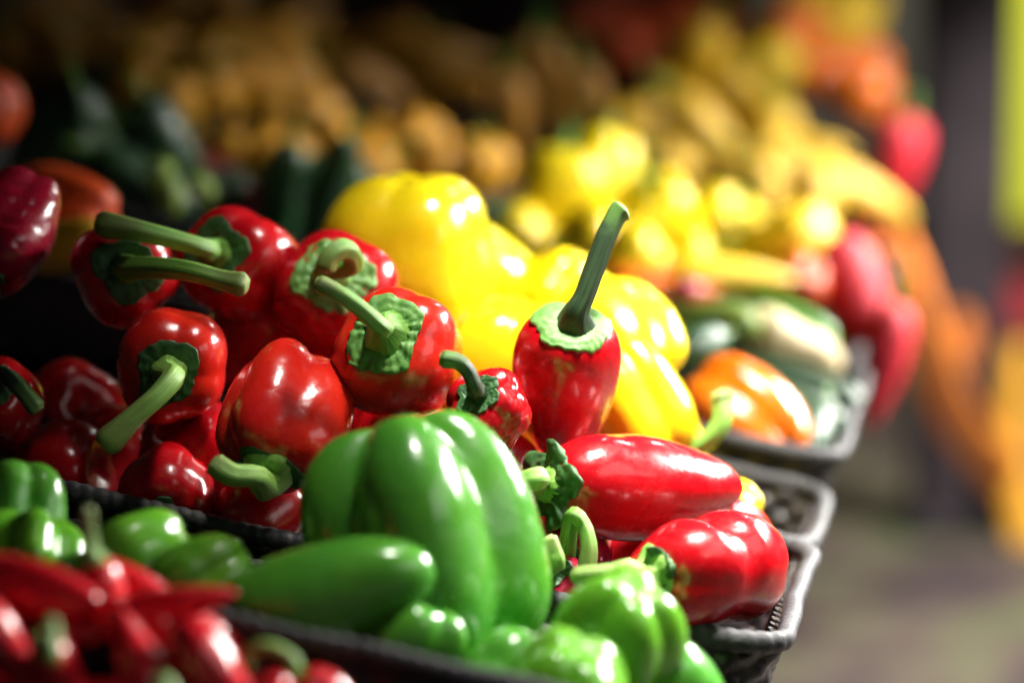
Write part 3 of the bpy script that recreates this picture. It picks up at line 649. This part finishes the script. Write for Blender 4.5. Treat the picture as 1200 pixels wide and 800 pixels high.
# golden long peppers
rg = random.Random(5)
gold = []
for (x, y, d) in ((815, 85, 3.5), (850, 110, 3.45), (790, 125, 3.4), (880, 140, 3.35), (760, 165, 3.2), (830, 165, 3.2), (905, 165, 3.25), (940, 180, 3.3), (795, 195, 3.0), (860, 205, 3.0), (925, 205, 3.05), (975, 205, 3.15), (1000, 230, 3.1), (955, 235, 3.0), (895, 230, 2.95), (830, 70, 3.6), (770, 150, 3.3)):
    bgitem('long', 'golden long pepper in the blurred far heap', x, y, d, rg.uniform(85, 150), rg.uniform(46, 74), (rg.uniform(-1, .5), rg.uniform(-.1, .7), rg.uniform(-.5, .6)), 'gold', group='golden long peppers in the far heap', roll=rg.uniform(0, 360))
for (x, y, d, mt) in ((930, 40, 3.9, 'orange'), (985, 35, 3.95, 'lemon'), (960, 85, 3.8, 'orange'), (1010, 80, 3.85, 'orange'), (905, 75, 3.8, 'lemon'), (1000, 10, 4.0, 'lemon'), (950, 0, 4.0, 'lemon'), (1015, 110, 3.75, 'orange')):
    bgitem('round', ('orange' if mt == 'orange' else 'yellow') + ' fruit in the far heap beside the dark post', x, y, d, 74, 74, (rg.uniform(-.3, .3), .9, .2), mt, cat='fruit', name='citrus_fruit', group=mt + ' fruit in the far heap', stem=False)
# dim produce on the middle and back rows
def dim(kind, mt, label, pts, H, D, cat='pepper', group=None, name=None):
    for (x, y, d) in pts:
        a = rg.uniform(0, 6.28)
        bgitem(kind, label, x, y, d, H * rg.uniform(.9, 1.1), D * rg.uniform(.9, 1.1), (math.cos(a), abs(math.sin(a)) * .6, .3), mt, cat=cat, group=group or label, name=name, roll=rg.uniform(0, 360))
dim('courgette', 'dark_green', 'dark green courgette in the shade behind the left red peppers', [(70, 150, 2.1), (110, 170, 2.1), (55, 185, 2.05), (200, 170, 2.2), (160, 150, 2.3), (230, 215, 2.1), (170, 215, 2.05), (370, 205, 2.1), (390, 225, 2.05), (330, 230, 2.1), (130, 200, 2.15)], 130, 50, cat='courgette')
dim('bell', 'lightgreen', 'small pale green pepper in the shade at left', [(190, 205, 2.0), (235, 222, 1.98), (200, 232, 2.0)], 40, 36)
dim('bell', 'amber', 'shade-browned yellow pepper in the dim heap at upper left', [(170, 112, 2.7), (205, 125, 2.65), (240, 75, 2.9), (280, 60, 2.95), (320, 55, 3.0), (255, 110, 2.8), (300, 100, 2.85), (345, 90, 2.9), (330, 130, 2.75), (370, 135, 2.75), (385, 165, 2.65), (160, 75, 2.9), (185, 60, 2.95), (265, 180, 2.45), (300, 185, 2.45), (340, 180, 2.5)], 78, 70)
dim('long', 'crimson', 'dark red pointed pepper under the dim yellow heap', [(270, 208, 2.3), (310, 210, 2.3)], 110, 40)
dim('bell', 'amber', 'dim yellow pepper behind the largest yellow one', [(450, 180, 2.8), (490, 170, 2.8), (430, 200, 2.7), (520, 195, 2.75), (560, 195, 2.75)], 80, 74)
dim('long', 'gold_shaded', 'shade-browned yellow long pepper in the dim far trays', [(430, 50, 3.6), (470, 80, 3.5), (520, 110, 3.3), (580, 90, 3.4), (610, 100, 3.4), (650, 110, 3.4), (690, 130, 3.3), (440, 100, 3.3), (600, 140, 3.1), (540, 70, 3.6)], 130, 52)
dim('round', 'tomato', 'dark red tomato high on the far shelf', [(720, 20, 4.4), (760, 40, 4.3), (800, 15, 4.4), (690, 30, 4.4), (740, 60, 4.2), (845, 30, 4.2)], 60, 56, cat='tomato')
dim('bell', 'gold_shaded', 'shade-browned yellow pepper at the top left of the photo', [(30, 30, 3.1), (80, 20, 3.2), (120, 45, 3.1), (60, 60, 3.0), (10, 70, 3.0), (200, 15, 3.3), (260, 15, 3.3), (350, 30, 3.4)], 80, 74)

# ================================================================== POST, CLOTHS, FAR STALL
pt = at(1118, 600, 5.66); pt.z = 0
po = empty('market_post', Matrix.Translation(pt), 'dark purple-brown post standing in the aisle at right', 'post')
boxes('shaft', [(-0.095, 0.095, -0.09, 0.09, 0.05, 2.8)], M['post'], po)
boxes('foot', [(-0.12, 0.12, -0.115, 0.115, 0.0, 0.05)], M['post'], po)

def ribbon(name, pts, width, thick, mat, label, cat):
    P = []; n = len(pts) - 1; N = 60
    Pv = [Vector(p) for p in pts]
    for i in range(N):
        t = i / (N - 1) * n; k = min(int(t), n - 1); t -= k
        p0, p1, p2, p3 = Pv[max(k - 1, 0)], Pv[k], Pv[k + 1], Pv[min(k + 2, n)]
        P.append(0.5 * ((2 * p1) + (p2 - p0) * t + (2 * p0 - 5 * p1 + 4 * p2 - p3) * t * t + (3 * p1 - p0 - 3 * p2 + p3) * t ** 3))
    V = []
    for i, p in enumerate(P):
        T = (P[min(i + 1, N - 1)] - P[max(i - 1, 0)]).normalized()
        s = T.cross(Vector((0, -1, 0))).normalized(); nn = s.cross(T).normalized()
        wd = width * (0.7 + 0.75 * i / N)
        for j in range(12):
            a = 2 * math.pi * j / 12
            V.append(p + s * (wd / 2 * math.cos(a)) + nn * (thick * math.sin(a) + .25 * thick * math.sin(4 * math.cos(a) * 3 + i * .2)))
    F = grid_faces(N, 12); F += [tuple(range(12)), tuple(reversed(range((N - 1) * 12, N * 12)))]
    return tag(mesh_obj(name, V, F, mat), label, cat)
ribbon('orange_cloth_strip', [at(1044, 280, 3.1), at(1066, 335, 3.4), at(1088, 405, 3.9), at(1114, 470, 4.5), at(1146, 520, 5.1), at(1185, 560, 5.5)], 0.072, 0.010, M['orange_cloth'], 'orange cloth strip slung from the trays to the post', 'cloth')
ribbon('amber_cloth', [at(1192, 400, 5.5), at(1188, 480, 5.5), at(1190, 545, 5.5), at(1200, 600, 5.5), at(1212, 650, 5.5)], 0.075, 0.02, M['amber_cloth'], 'amber cloth hanging at the right edge beside the post', 'cloth')
ribbon('orange_rag', [at(1122, 365, 5.5), at(1126, 390, 5.5), at(1118, 420, 5.5)], 0.055, 0.015, M['orange_cloth'], 'small orange cloth tied on the dark post', 'cloth')

# far stall on the other side of the aisle
fs = at(1176, 300, 9.0)
fm = Matrix.Translation((fs.x, fs.y, 0))
st = empty('far_stall', fm, 'far stall with yellow-green awning right of the post', 'stall')
boxes('awning_cloth', [(-0.25, 2.2, -0.02, 0.02, fs.z + 0.13, fs.z + 1.6)], M['chartreuse'], st)
boxes('counter', [(-0.2, 2.2, 0.05, 0.5, 0.0, fs.z - 0.35)], M['pink_beige'], st)
boxes('back_cloth', [(-0.2, 2.2, 0.55, 0.58, 0.0, fs.z + 0.6)], M['pink_beige'], st)
o = boxes('red_crate', [(-0.1, 0.4, -0.2, 0.2, 0.0, 0.22)], M['red_plastic'], None, Matrix.Translation((fs.x, fs.y + 0.27, fs.z - 0.348)))
tag(o, 'red crate on the far stall counter right of the post', 'crate')
o = boxes('wall_far', [(-6, 12, 0, 0.2, 0, 5)], M['grey_wall'], None, Matrix.Translation((0, 14, 0))); tag(o, kind='structure')
